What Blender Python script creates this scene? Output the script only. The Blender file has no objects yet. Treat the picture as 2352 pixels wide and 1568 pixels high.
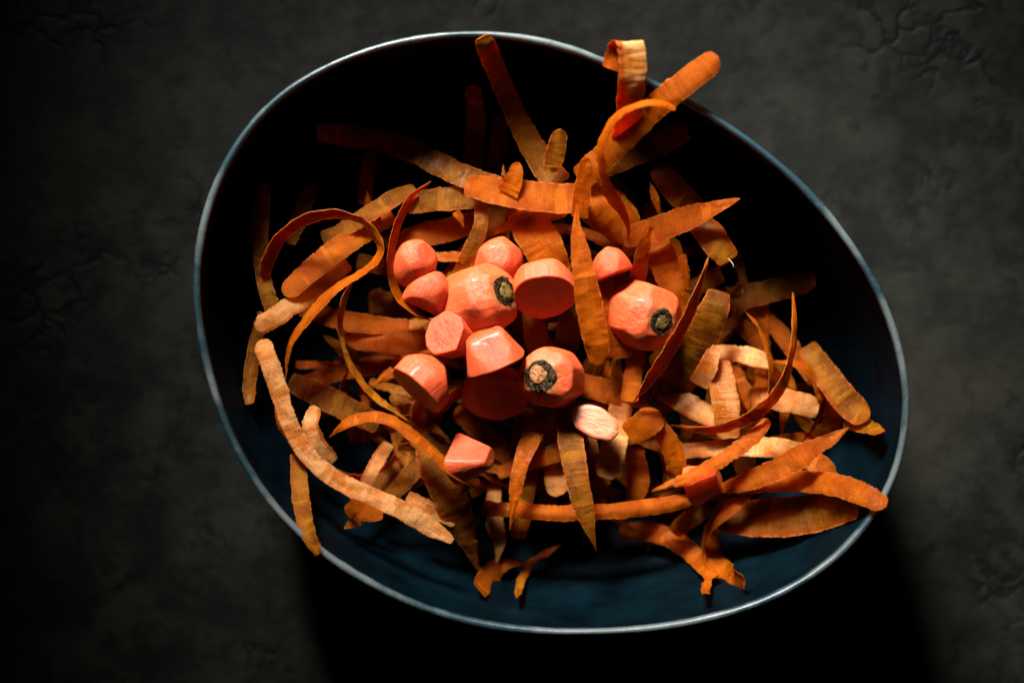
import bpy, bmesh, math, random
import numpy as np
from mathutils import Vector, Matrix, noise as mnoise

scene = bpy.context.scene
COL = scene.collection

# ------------------------------------------------------------------ camera
H_CAM = 0.75            # camera height above the table (m)
Z_RIM = 0.075           # rim height (m)
S_PX = 0.36 / 2352.0    # metres per reference pixel in the rim plane
cam_data = bpy.data.cameras.new("camera")
cam = bpy.data.objects.new("camera", cam_data)
COL.objects.link(cam)
cam.location = (0, 0, H_CAM)
cam.rotation_euler = (0, 0, 0)
cam_data.sensor_width = 36.0
cam_data.lens = 36.0 * (H_CAM - Z_RIM) / 0.36
cam_data.clip_start = 0.02
cam_data.clip_end = 20
cam_data.dof.use_dof = True
cam_data.dof.focus_distance = H_CAM - 0.056
cam_data.dof.aperture_fstop = 2.9
cam_data.dof.aperture_blades = 8
scene.camera = cam

# ------------------------------------------------------------------ light
world = bpy.data.worlds.new("World")
scene.world = world
world.use_nodes = True
bg = world.node_tree.nodes["Background"]
bg.inputs["Color"].default_value = (0.85, 0.95, 1.0, 1)
bg.inputs["Strength"].default_value = 0.004

ld = bpy.data.lights.new("window_light", 'AREA')
ld.shape = 'RECTANGLE'
ld.size = 0.30
ld.size_y = 0.16
ld.energy = 1.26
ld.spread = math.radians(27)
ld.color = (1.0, 0.97, 0.93)
lo = bpy.data.objects.new("window_light", ld)
COL.objects.link(lo)
lo.location = (-0.115, 0.51, 0.385)
lo.rotation_euler = (Vector((0.048, 0.022, 0.05)) - Vector(lo.location)).to_track_quat('-Z', 'Y').to_euler()

vs = scene.view_settings
vs.view_transform = 'Standard'
vs.look = 'None'
vs.exposure = 0.0
vs.gamma = 1.0
vs.use_curve_mapping = False
scene.cycles.use_denoising = True
scene.cycles.use_adaptive_sampling = True
scene.cycles.adaptive_threshold = 0.02
scene.cycles.max_bounces = 6
scene.cycles.diffuse_bounces = 3
scene.cycles.transparent_max_bounces = 6

# ------------------------------------------------------------------ helpers
def P(u, v, z):
    """reference pixel (2352 x 1568 grid) at height z (m) -> world point"""
    k = (H_CAM - z) / (H_CAM - Z_RIM)
    return ((u - 1176.0) * S_PX * k, (784.0 - v) * S_PX * k, z)

def tag(o, label, cat, group=None):
    o["label"] = label
    o["category"] = cat
    if group:
        o["group"] = group

def link(name, me, parent=None):
    o = bpy.data.objects.new(name, me)
    COL.objects.link(o)
    if parent is not None:
        o.parent = parent
    return o

class NT:
    """tiny node-tree helper"""
    def __init__(self, name):
        self.m = bpy.data.materials.new(name)
        self.m.use_nodes = True
        self.t = self.m.node_tree
        self.b = self.t.nodes["Principled BSDF"]
    def n(self, kind, **kw):
        nd = self.t.nodes.new(kind)
        for k, v in kw.items():
            setattr(nd, k, v)
        return nd
    def l(self, a, b):
        self.t.links.new(a, b)
    def noise(self, vec, scale, detail=3, rough=0.5, dist=0.0):
        nd = self.n("ShaderNodeTexNoise")
        nd.inputs["Scale"].default_value = scale
        nd.inputs["Detail"].default_value = detail
        nd.inputs["Roughness"].default_value = rough
        nd.inputs["Distortion"].default_value = dist
        if vec is not None:
            self.l(vec, nd.inputs["Vector"])
        return nd.outputs["Fac"]
    def mapping(self, vec, scale=(1, 1, 1), loc=None):
        nd = self.n("ShaderNodeMapping")
        nd.inputs["Scale"].default_value = scale
        self.l(vec, nd.inputs["Vector"])
        if loc is not None:
            self.l(loc, nd.inputs["Location"])
        return nd.outputs["Vector"]
    def ramp(self, fac, stops):
        nd = self.n("ShaderNodeValToRGB")
        cr = nd.color_ramp
        while len(cr.elements) < len(stops):
            cr.elements.new(0.5)
        for e, (p, c) in zip(cr.elements, stops):
            e.position = p
            e.color = (c, c, c, 1) if isinstance(c, (int, float)) else (*c, 1)
        self.l(fac, nd.inputs["Fac"])
        return nd.outputs["Color"]
    def mix(self, fac, a, b, mode='MIX'):
        nd = self.n("ShaderNodeMix", data_type='RGBA', blend_type=mode)
        for sock, val in ((nd.inputs[0], fac), (nd.inputs[6], a), (nd.inputs[7], b)):
            if isinstance(val, (int, float)):
                sock.default_value = val
            elif isinstance(val, tuple):
                sock.default_value = (*val, 1)
            else:
                self.l(val, sock)
        return nd.outputs[2]
    def math(self, op, a, b=0.0, c=0.0):
        nd = self.n("ShaderNodeMath", operation=op)
        for s, v in zip(nd.inputs, (a, b, c)):
            if isinstance(v, (int, float)):
                s.default_value = v
            else:
                self.l(v, s)
        return nd.outputs[0]
    def bump(self, height, strength, dist, prev=None):
        nd = self.n("ShaderNodeBump")
        nd.inputs["Strength"].default_value = strength
        nd.inputs["Distance"].default_value = dist
        self.l(height, nd.inputs["Height"])
        if prev is not None:
            self.l(prev, nd.inputs["Normal"])
        return nd.outputs["Normal"]

def sss(b, weight, scale, radius):
    b.inputs["Subsurface Weight"].default_value = weight
    b.inputs["Subsurface Scale"].default_value = scale
    b.inputs["Subsurface Radius"].default_value = radius

# ------------------------------------------------------------------ materials
def mat_table():
    t = NT("dark_stone")
    co = t.n("ShaderNodeTexCoord").outputs["Object"]
    n1 = t.noise(co, 34, 8, 0.72, 0.1)
    n2 = t.noise(co, 80, 8, 0.75, 0.25)
    n3 = t.noise(co, 9, 3, 0.5)
    base = t.mix(t.ramp(n1, [(0.42, 0.0), (0.60, 1.0)]), (0.0024, 0.0030, 0.0020), (0.0098, 0.0102, 0.0076))
    base = t.mix(t.ramp(n2, [(0.41, 1.0), (0.50, 0.0)]), base, (0.0018, 0.0018, 0.0014))
    base = t.mix(t.ramp(n3, [(0.50, 0.0), (0.70, 0.45)]), base, (0.015, 0.0135, 0.0085))
    # irregular dark pits and short cracks
    vor = t.n("ShaderNodeTexVoronoi", feature='DISTANCE_TO_EDGE')
    vor.inputs["Scale"].default_value = 52
    wn = t.n("ShaderNodeTexNoise"); wn.inputs["Scale"].default_value = 30; wn.inputs["Detail"].default_value = 4
    t.l(co, wn.inputs["Vector"])
    wv = t.n("ShaderNodeVectorMath", operation='SCALE'); wv.inputs[3].default_value = 0.06
    t.l(wn.outputs["Color"], wv.inputs[0])
    av = t.n("ShaderNodeVectorMath", operation='ADD')
    t.l(co, av.inputs[0]); t.l(wv.outputs[0], av.inputs[1])
    t.l(av.outputs[0], vor.inputs["Vector"])
    crack = t.ramp(vor.outputs["Distance"], [(0.01, 1.0), (0.10, 0.0)])
    gate = t.ramp(t.noise(co, 13, 3, 0.6), [(0.53, 0.0), (0.63, 1.0)])
    pits = t.math('MULTIPLY', crack, gate)
    base = t.mix(pits, base, (0.0012, 0.0012, 0.001))
    t.l(base, t.b.inputs["Base Color"])
    t.b.inputs["Roughness"].default_value = 0.62
    t.b.inputs["Specular IOR Level"].default_value = 0.12
    h = t.math('SUBTRACT', t.math('ADD', t.math('MULTIPLY', n1, 0.7), t.math('MULTIPLY', n2, 0.5)), t.math('MULTIPLY', pits, 0.5))
    t.l(t.bump(h, 0.5, 0.0016), t.b.inputs["Normal"])
    return t.m

def mat_basin():
    t = NT("navy_glaze")
    co = t.n("ShaderNodeTexCoord").outputs["Object"]
    n1 = t.noise(co, 55, 5, 0.6, 0.4)
    n2 = t.noise(co, 420, 2, 0.5)
    base = t.mix(t.ramp(n1, [(0.35, 0.0), (0.68, 1.0)]), (0.0002, 0.0013, 0.0024), (0.0003, 0.0044, 0.0068))
    t.l(base, t.b.inputs["Base Color"])
    t.l(t.ramp(n1, [(0.3, 0.50), (0.7, 0.62)]), t.b.inputs["Roughness"])
    t.b.inputs["Specular IOR Level"].default_value = 0.03
    t.l(t.bump(t.math('ADD', n1, t.math('MULTIPLY', n2, 0.25)), 0.35, 0.0006), t.b.inputs["Normal"])
    return t.m

def mat_rim():
    t = NT("worn_rim_glaze")
    co = t.n("ShaderNodeTexCoord").outputs["Object"]
    n1 = t.noise(co, 24, 5, 0.65, 0.4)
    n2 = t.noise(co, 420, 4, 0.7)
    base = t.mix(t.ramp(n1, [(0.44, 0.0), (0.57, 1.0)]), (0.009, 0.027, 0.033), (0.078, 0.096, 0.095))
    base = t.mix(t.ramp(n2, [(0.28, 0.8), (0.40, 0.0)]), base, (0.03, 0.055, 0.065))
    t.l(base, t.b.inputs["Base Color"])
    t.b.inputs["Roughness"].default_value = 0.38
    t.b.inputs["Specular IOR Level"].default_value = 0.5
    t.l(t.bump(n2, 0.35, 0.0003), t.b.inputs["Normal"])
    return t.m

def mat_chunk():
    """peeled carrot; object space: unit radius, carrot axis along z"""
    t = NT("carrot_flesh")
    co = t.n("ShaderNodeTexCoord").outputs["Object"]
    oi = t.n("ShaderNodeObjectInfo").outputs["Random"]
    sep = t.n("ShaderNodeSeparateXYZ"); t.l(co, sep.inputs[0])
    r = t.math('SQRT', t.math('ADD', t.math('POWER', sep.outputs[0], 2.0), t.math('POWER', sep.outputs[1], 2.0)))
    n1 = t.noise(co, 2.6, 4, 0.55)
    rr = t.math('ADD', r, t.math('MULTIPLY', t.math('SUBTRACT', n1, 0.5), 0.16))
    core = t.ramp(rr, [(0.0, (0.36, 0.050, 0.007)), (0.30, (0.30, 0.034, 0.004)), (0.45, (0.25, 0.024, 0.003)),
                       (0.62, (0.44, 0.050, 0.010)), (1.0, (0.50, 0.060, 0.015))])
    at = t.n("ShaderNodeAttribute", attribute_name="cut").outputs["Fac"]
    nl = t.noise(t.mapping(co, (3, 3, 16)), 1.4, 4, 0.6)
    side = t.mix(t.ramp(nl, [(0.35, 0.0), (0.70, 0.55)]), (0.54, 0.068, 0.016), (0.58, 0.104, 0.038))
    # long pale wrinkles
    wr = t.noise(t.mapping(co, (7, 7, 0.9)), 1.0, 3, 0.55)
    side = t.mix(t.ramp(wr, [(0.52, 0.0), (0.66, 0.40)]), side, (0.56, 0.145, 0.070))
    ang = t.math('ARCTAN2', sep.outputs[1], sep.outputs[0])
    cv = t.n("ShaderNodeCombineXYZ"); t.l(t.math('MULTIPLY', ang, 7.0), cv.inputs[0]); t.l(t.math('MULTIPLY', r, 1.2), cv.inputs[1]); t.l(t.math('MULTIPLY', oi, 17.0), cv.inputs[2])
    fib = t.noise(cv.outputs[0], 1.6, 4, 0.65)
    core = t.mix(t.ramp(fib, [(0.40, 0.0), (0.66, 0.40)]), core, (0.58, 0.130, 0.045))
    col = t.mix(at, side, core)
    # shoulder: dull tan and greenish collar round the leaf scar
    ct = t.n("ShaderNodeAttribute", attribute_name="collar").outputs["Fac"]
    tan = t.mix(t.ramp(t.noise(co, 6, 3, 0.6), [(0.4, 0.0), (0.62, 1.0)]), (0.34, 0.115, 0.040), (0.15, 0.090, 0.016))
    col = t.mix(t.math('MULTIPLY', ct, t.ramp(t.noise(co, 4.0, 4, 0.6), [(0.36, 0.35), (0.55, 1.0)])), col, tan)
    # small brown blemishes
    sp = t.ramp(t.noise(co, 5.5, 2, 0.4), [(0.72, 0.0), (0.77, 0.6)])
    col = t.mix(sp, col, (0.16, 0.035, 0.008))
    col = t.mix(t.math('MULTIPLY', oi, 0.22), col, (0.42, 0.045, 0.005))
    t.l(col, t.b.inputs["Base Color"])
    sss(t.b, 0.80, 0.0020, (1.0, 0.20, 0.06))
    fine = t.noise(co, 34, 4, 0.65)
    t.l(t.ramp(fine, [(0.3, 0.22), (0.7, 0.42)]), t.b.inputs["Roughness"])
    t.b.inputs["Specular IOR Level"].default_value = 0.30
    t.b.inputs["Coat Weight"].default_value = 0.07
    t.b.inputs["Coat Roughness"].default_value = 0.18
    rings = t.noise(t.mapping(co, (4, 4, 30)), 1.3, 3, 0.6)
    h = t.math('ADD', t.math('MULTIPLY', fine, 0.35), t.math('ADD', t.math('MULTIPLY', rings, 0.35), t.math('MULTIPLY', wr, 0.7)))
    t.l(t.bump(h, 0.55, 0.0014), t.b.inputs["Normal"])
    return t.m

def mat_crown(name, dark, light, scale):
    t = NT(name)
    co = t.n("ShaderNodeTexCoord").outputs["Object"]
    n1 = t.noise(co, scale, 4, 0.65, 0.8)
    t.l(t.mix(t.ramp(n1, [(0.36, 0.0), (0.64, 1.0)]), dark, light), t.b.inputs["Base Color"])
    t.b.inputs["Roughness"].default_value = 0.5
    t.b.inputs["Specular IOR Level"].default_value = 0.08
    t.l(t.bump(n1, 0.8, 0.001), t.b.inputs["Normal"])
    return t.m

def mat_peel(name, base, light, dark, ridge, pale_amt, sss_w, rough=(0.34, 0.58), fleck=0.0, spec=0.5, edge=0.0, clear=(0.2, 0.5), stripe=0.5):
    """uv in centimetres: u along the strip, v across it"""
    t = NT(name)
    uv = t.n("ShaderNodeUVMap").outputs["UV"]
    oi = t.n("ShaderNodeObjectInfo").outputs["Random"]
    cmb = t.n("ShaderNodeCombineXYZ")
    t.l(t.math('MULTIPLY', oi, 53.0), cmb.inputs[0]); t.l(t.math('MULTIPLY', oi, 31.0), cmb.inputs[1])
    q = t.mapping(uv, (1, 1, 1), cmb.outputs[0])
    blot = t.noise(q, 0.9, 4, 0.6, 0.3)
    trans = t.noise(t.mapping(q, (9, 1.1, 1)), 1.0, 4, 0.6)
    line = t.noise(t.mapping(q, (2.6, 0.5, 1)), 1.0, 1, 0.4)
    fibre = t.noise(t.mapping(q, (0.8, 9, 1)), 1.0, 3, 0.6)
    grain = t.noise(q, 16, 4, 0.7)
    col = t.mix(t.ramp(blot, [(0.40, 0.0), (0.60, pale_amt)]), base, light)
    col = t.mix(t.math('MULTIPLY', t.ramp(trans, [(0.34, 1.0), (0.48, 0.0)]), t.math('MULTIPLY', t.math('FRACT', t.math('MULTIPLY', oi, 5.3)), stripe)), col, dark)
    col = t.mix(t.ramp(line, [(0.62, 0.0), (0.66, 0.8)]), col, light)
    col = t.mix(t.ramp(fibre, [(0.55, 0.0), (0.75, 0.35)]), col, light)
    col = t.mix(t.ramp(grain, [(0.34, 0.55), (0.46, 0.0)]), col, dark)
    if fleck:
        col = t.mix(t.ramp(grain, [(0.56, 0.0), (0.68, fleck)]), col, (0.58, 0.36, 0.16))
    if edge:
        # outer skin only along the middle: raw flesh shows along the pared edges
        ac = t.n("ShaderNodeAttribute", attribute_name="across").outputs["Fac"]
        sh = t.math('SUBTRACT', t.math('MULTIPLY', t.math('FRACT', t.math('MULTIPLY', oi, 3.77)), 0.8), 0.4)
        av = t.math('ABSOLUTE', t.math('ADD', ac, sh))
        av = t.math('ADD', av, t.math('MULTIPLY', t.math('SUBTRACT', t.noise(t.mapping(q, (3, 1, 1)), 1.0, 3, 0.6), 0.5), 0.35))
        col = t.mix(t.ramp(av, [(0.88, 0.0), (1.05, edge)]), col, (0.36, 0.060, 0.003))
    # per-strip variation in tone
    col = t.mix(t.math('MULTIPLY', t.math('FRACT', t.math('MULTIPLY', oi, 7.31)), 0.45), col, dark)
    t.l(col, t.b.inputs["Base Color"])
    sss(t.b, sss_w, 0.0016, (1.0, 0.30, 0.08))
    t.l(t.ramp(grain, [(0.3, rough[0]), (0.7, rough[1])]), t.b.inputs["Roughness"])
    t.b.inputs["Specular IOR Level"].default_value = spec
    t.b.inputs["Coat Weight"].default_value = 0.015
    t.b.inputs["Coat Roughness"].default_value = 0.16
    h = t.math('ADD', t.math('MULTIPLY', trans, 0.6 * ridge), t.math('ADD', t.math('MULTIPLY', grain, 0.45), t.math('MULTIPLY', fibre, 0.3)))
    t.l(t.bump(h, 0.75, 0.0012), t.b.inputs["Normal"])
    # thin wet slices let part of the light straight through, most at the pared edges
    ac2 = t.n("ShaderNodeAttribute", attribute_name="across").outputs["Fac"]
    e2 = t.math('POWER', t.math('ABSOLUTE', ac2), 2.0)
    lit_edge = t.math('MULTIPLY', t.ramp(t.math('ABSOLUTE', ac2), [(0.86, 0.0), (0.97, 1.0)]), t.ramp(t.noise(t.mapping(q, (7, 1, 1)), 1.0, 2, 0.5), [(0.42, 0.0), (0.56, 0.8)]))
    t.l(t.mix(lit_edge, col, (0.46, 0.16, 0.03)), t.b.inputs["Base Color"])  # brightly lit strip edges painted in as a paler base colour
    fac = t.math('ADD', t.math('MULTIPLY', e2, clear[1] - clear[0]), clear[0])
    fac = t.math('MULTIPLY', fac, t.math('ADD', t.math('MULTIPLY', blot, 0.9), 0.55))
    tr = t.n("ShaderNodeBsdfTransparent")
    tr.inputs["Color"].default_value = (1.0, 0.50, 0.12, 1)
    mx = t.n("ShaderNodeMixShader")
    t.l(fac, mx.inputs[0]); t.l(t.b.outputs[0], mx.inputs[1]); t.l(tr.outputs[0], mx.inputs[2])
    t.l(mx.outputs[0], t.t.nodes["Material Output"].inputs["Surface"])
    return t.m

M_TABLE, M_BASIN, M_RIM, M_CHUNK = mat_table(), mat_basin(), mat_rim(), mat_chunk()
def mat_slice():
    t = NT("pale_carrot_slice")
    co = t.n("ShaderNodeTexCoord").outputs["Object"]
    n1 = t.noise(t.mapping(co, (2.5, 7, 3)), 1.2, 4, 0.6)
    t.l(t.mix(t.ramp(n1, [(0.38, 0.0), (0.62, 1.0)]), (0.50, 0.105, 0.036), (0.55, 0.190, 0.095)), t.b.inputs["Base Color"])
    sss(t.b, 0.7, 0.0018, (1.0, 0.25, 0.08))
    t.b.inputs["Roughness"].default_value = 0.38
    t.l(t.bump(n1, 0.4, 0.0010), t.b.inputs["Normal"])
    return t.m
M_SLICE = mat_slice()
M_CROWN = mat_crown("leaf_scar", (0.003, 0.0025, 0.001), (0.048, 0.026, 0.008), 7.0)
M_STUB = mat_crown("stem_stub", (0.10, 0.035, 0.010), (0.34, 0.145, 0.060), 6.0)
M_STUB_GREEN = mat_crown("stem_stub_olive", (0.020, 0.014, 0.003), (0.17, 0.105, 0.025), 7.0)
M_HAIR = mat_crown("root_hair", (0.35, 0.22, 0.10), (0.62, 0.45, 0.26), 300.0)
M_F = mat_peel("peel_flesh", (0.27, 0.050, 0.0003), (0.45, 0.115, 0.005), (0.13, 0.018, 0.0001), 0.35, 0.7, 0.85, (0.16, 0.34), 0.0, 0.05, 0.0, (0.30, 0.55), 0.45)
M_S = mat_peel("peel_skin", (0.145, 0.045, 0.0003), (0.32, 0.130, 0.006), (0.05, 0.016, 0.0002), 0.7, 0.8, 0.8, (0.14, 0.32), 0.22, 0.07, 0.5, (0.32, 0.55), 0.8)
M_P = mat_peel("peel_pale", (0.38, 0.105, 0.007), (0.55, 0.255, 0.085), (0.25, 0.060, 0.003), 0.7, 1.0, 0.7, (0.18, 0.38), 0.50, 0.14, 0.9, (0.16, 0.26), 0.35)
MATS = {'F': (M_F, M_S), 'S': (M_S, M_F), 'P': (M_P, M_F)}

# ------------------------------------------------------------------ table
def build_table():
    n, half = 150, 0.7
    xs = np.linspace(-half, half, n)
    verts, faces = [], []
    for y in xs:
        for x in xs:
            h = mnoise.noise(Vector((x * 14, y * 14, 3.1))) * 0.0007 + mnoise.noise(Vector((x * 55, y * 55, 9.1))) * 0.0004
            verts.append((x, y, h - 0.0012))
    for j in range(n - 1):
        for i in range(n - 1):
            a = j * n + i
            faces.append((a, a + 1, a + 1 + n, a + n))
    me = bpy.data.meshes.new("table_top")
    me.from_pydata(verts, [], faces)
    me.polygons.foreach_set("use_smooth", [True] * len(faces))
    me.materials.append(M_TABLE)
    o = link("table_top", me)
    o["kind"] = "structure"
    o["label"] = "dark mottled stone table top under the bowl"
build_table()

# ------------------------------------------------------------------ bowl
RIM = [(1090,78),(1000,83),(900,101),(800,133),(700,182),(622,240),(560,310),(510,395),(477,480),(457,570),(451,650),(456,735),
       (473,830),(498,920),(533,1010),(578,1092),(630,1163),(690,1226),(760,1283),(840,1333),(930,1379),(1030,1415),(1130,1438),
       (1250,1450),(1350,1451),(1450,1447),(1550,1436),(1650,1415),(1750,1383),(1840,1338),(1918,1282),(1980,1218),(2030,1145),
       (2062,1070),(2079,990),(2084,910),(2073,830),(2048,740),(2008,650),(1950,556),(1870,456),(1780,371),(1680,296),(1590,239),
       (1480,182),(1380,138),(1290,106),(1190,85)]
BC = P(1262, 772, Z_RIM)
NA = 256
def rim_radius_table():
    pts = np.array([P(u, v, Z_RIM)[:2] for u, v in RIM]) - np.array(BC[:2])
    n = len(pts)
    dense = []
    for i in range(n):
        p0, p1, p2, p3 = pts[i - 1], pts[i], pts[(i + 1) % n], pts[(i + 2) % n]
        for k in range(12):
            t = k / 12
            dense.append(0.5 * ((2 * p1) + (-p0 + p2) * t + (2 * p0 - 5 * p1 + 4 * p2 - p3) * t * t + (-p0 + 3 * p1 - 3 * p2 + p3) * t ** 3))
    d = np.array(dense)
    ang = np.arctan2(d[:, 1], d[:, 0]) % (2 * math.pi)
    rad = np.hypot(d[:, 0], d[:, 1])
    order = np.argsort(ang)
    ang, rad = ang[order], rad[order]
    th = np.arange(NA) * 2 * math.pi / NA
    r = np.interp(th, ang, rad, period=2 * math.pi)
    k = np.array([1, 2, 3, 2, 1]) / 9.0
    r = sum(np.roll(r, s) * w for s, w in zip((-2, -1, 0, 1, 2), k))
    return th, r
TH, RR = rim_radius_table()
def rim_r(a):
    return np.interp(a % (2 * math.pi), TH, RR, period=2 * math.pi)
def wall_z(rho):
    """inner height of the bowl at radial fraction rho of the rim"""
    if rho <= 0.62:
        return 0.007
    x = min((rho - 0.62) / 0.355, 1.0)
    return 0.007 + (Z_RIM - 0.007) * (1 - math.sqrt(max(0.0, 1 - x ** 2.2)))

def loft(name, prof, mat, parent, close_center=False, wob=0.0):
    """prof: list of (radial offset from rim line (m) or ('f', fraction), z)"""
    verts, faces = [], []
    for k, (ro, z) in enumerate(prof):
        for i in range(NA):
            a = TH[i]
            if name == "rim":
                ro_ = ro * (1.0 + 0.28 * mnoise.noise(Vector((math.cos(a) * 3.1, math.sin(a) * 3.1, 7.7))) + 0.14 * mnoise.noise(Vector((math.cos(a) * 26, math.sin(a) * 26, 2.2 + ro * 900))))
            else:
                ro_ = ro
            r = RR[i] * ro[1] if isinstance(ro, tuple) else RR[i] + ro_
            w = wob * (mnoise.noise(Vector((math.cos(a) * 2.2, math.sin(a) * 2.2, 1.7))) + 0.35 * mnoise.noise(Vector((math.cos(a) * 9, math.sin(a) * 9, 4.7))))
            verts.append((BC[0] + r * math.cos(a), BC[1] + r * math.sin(a), z + w * min(1.0, z / Z_RIM)))
    for k in range(len(prof) - 1):
        for i in range(NA):
            j = (i + 1) % NA
            faces.append((k * NA + i, k * NA + j, (k + 1) * NA + j, (k + 1) * NA + i))
    if close_center:
        faces.append(tuple(range(NA)))
        faces.append(tuple(reversed(range((len(prof) - 1) * NA, len(prof) * NA))))
    me = bpy.data.meshes.new(name)
    me.from_pydata(verts, [], faces)
    me.polygons.foreach_set("use_smooth", [True] * len(faces))
    me.materials.append(mat)
    bm = bmesh.new(); bm.from_mesh(me)
    bmesh.ops.recalc_face_normals(bm, faces=bm.faces)
    bm.to_mesh(me); bm.free()
    return link(name, me, parent)

bowl = bpy.data.objects.new("bowl", None)
COL.objects.link(bowl)
bowl.empty_display_size = 0.02
tag(bowl, "dark navy glazed egg-shaped bowl with worn pale rim, full of carrot peelings", "bowl")
prof = [(('f', 0.04), 0.007), (('f', 0.25), 0.007), (('f', 0.45), 0.007)]
for rho in np.linspace(0.63, 0.955, 26):
    prof.append((('f', float(rho)), wall_z(float(rho))))
prof += [(-0.0021, Z_RIM - 0.012), (-0.0016, Z_RIM - 0.006), (-0.0012, Z_RIM - 0.0022)]
prof += [(0.0012, Z_RIM - 0.0022), (0.0012, Z_RIM - 0.010)]
for rho in np.linspace(0.975, 0.66, 14):
    prof.append((('f', float(rho)), max(0.0035, wall_z(float(rho) - 0.03) - 0.0035)))
prof += [(('f', 0.60), 0.001), (('f', 0.56), 0.001), (('f', 0.04), 0.002)]
basin = loft("basin", prof, M_BASIN, bowl, True, 0.0007)
rp = []
for k in range(13):
    a = math.pi * (k / 12.0)
    rp.append((-math.cos(a) * 0.00125, Z_RIM - 0.0010 + 0.0013 * math.sin(a)))
rp = [(-0.0013, Z_RIM - 0.0023)] + rp + [(0.0013, Z_RIM - 0.0023)]
rim = loft("rim", rp, M_RIM, bowl, False, 0.0007)
rim["label"] = "worn pale blue-grey rim of the bowl"

# ------------------------------------------------------------------ carrot ends
ICO = None
def ico():
    global ICO
    if ICO is None:
        bm = bmesh.new()
        bmesh.ops.create_icosphere(bm, subdivisions=6, radius=1.0)
        bm.verts.ensure_lookup_table()
        v = np.array([x.co[:] for x in bm.verts])
        v /= np.linalg.norm(v, axis=1)[:, None]
        f = np.array([[x.index for x in fc.verts] for fc in bm.faces])
        bm.free()
        ICO = (v, f)
    return ICO

def axis_matrix(ax, spin=0.0):
    z = Vector(ax).normalized()
    q = z.to_track_quat('Z', 'Y')
    return (q.to_matrix() @ Matrix.Rotation(spin, 3, 'Z'))

def fbm(v, scale, seed, octv=3):
    out = np.empty(len(v))
    o = Vector((seed * 3.17, seed * 1.91, seed * 0.73))
    for i, p in enumerate(v):
        out[i] = mnoise.fractal(Vector(p) * scale + o, 0.8, 2.1, octv)
    return out

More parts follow.
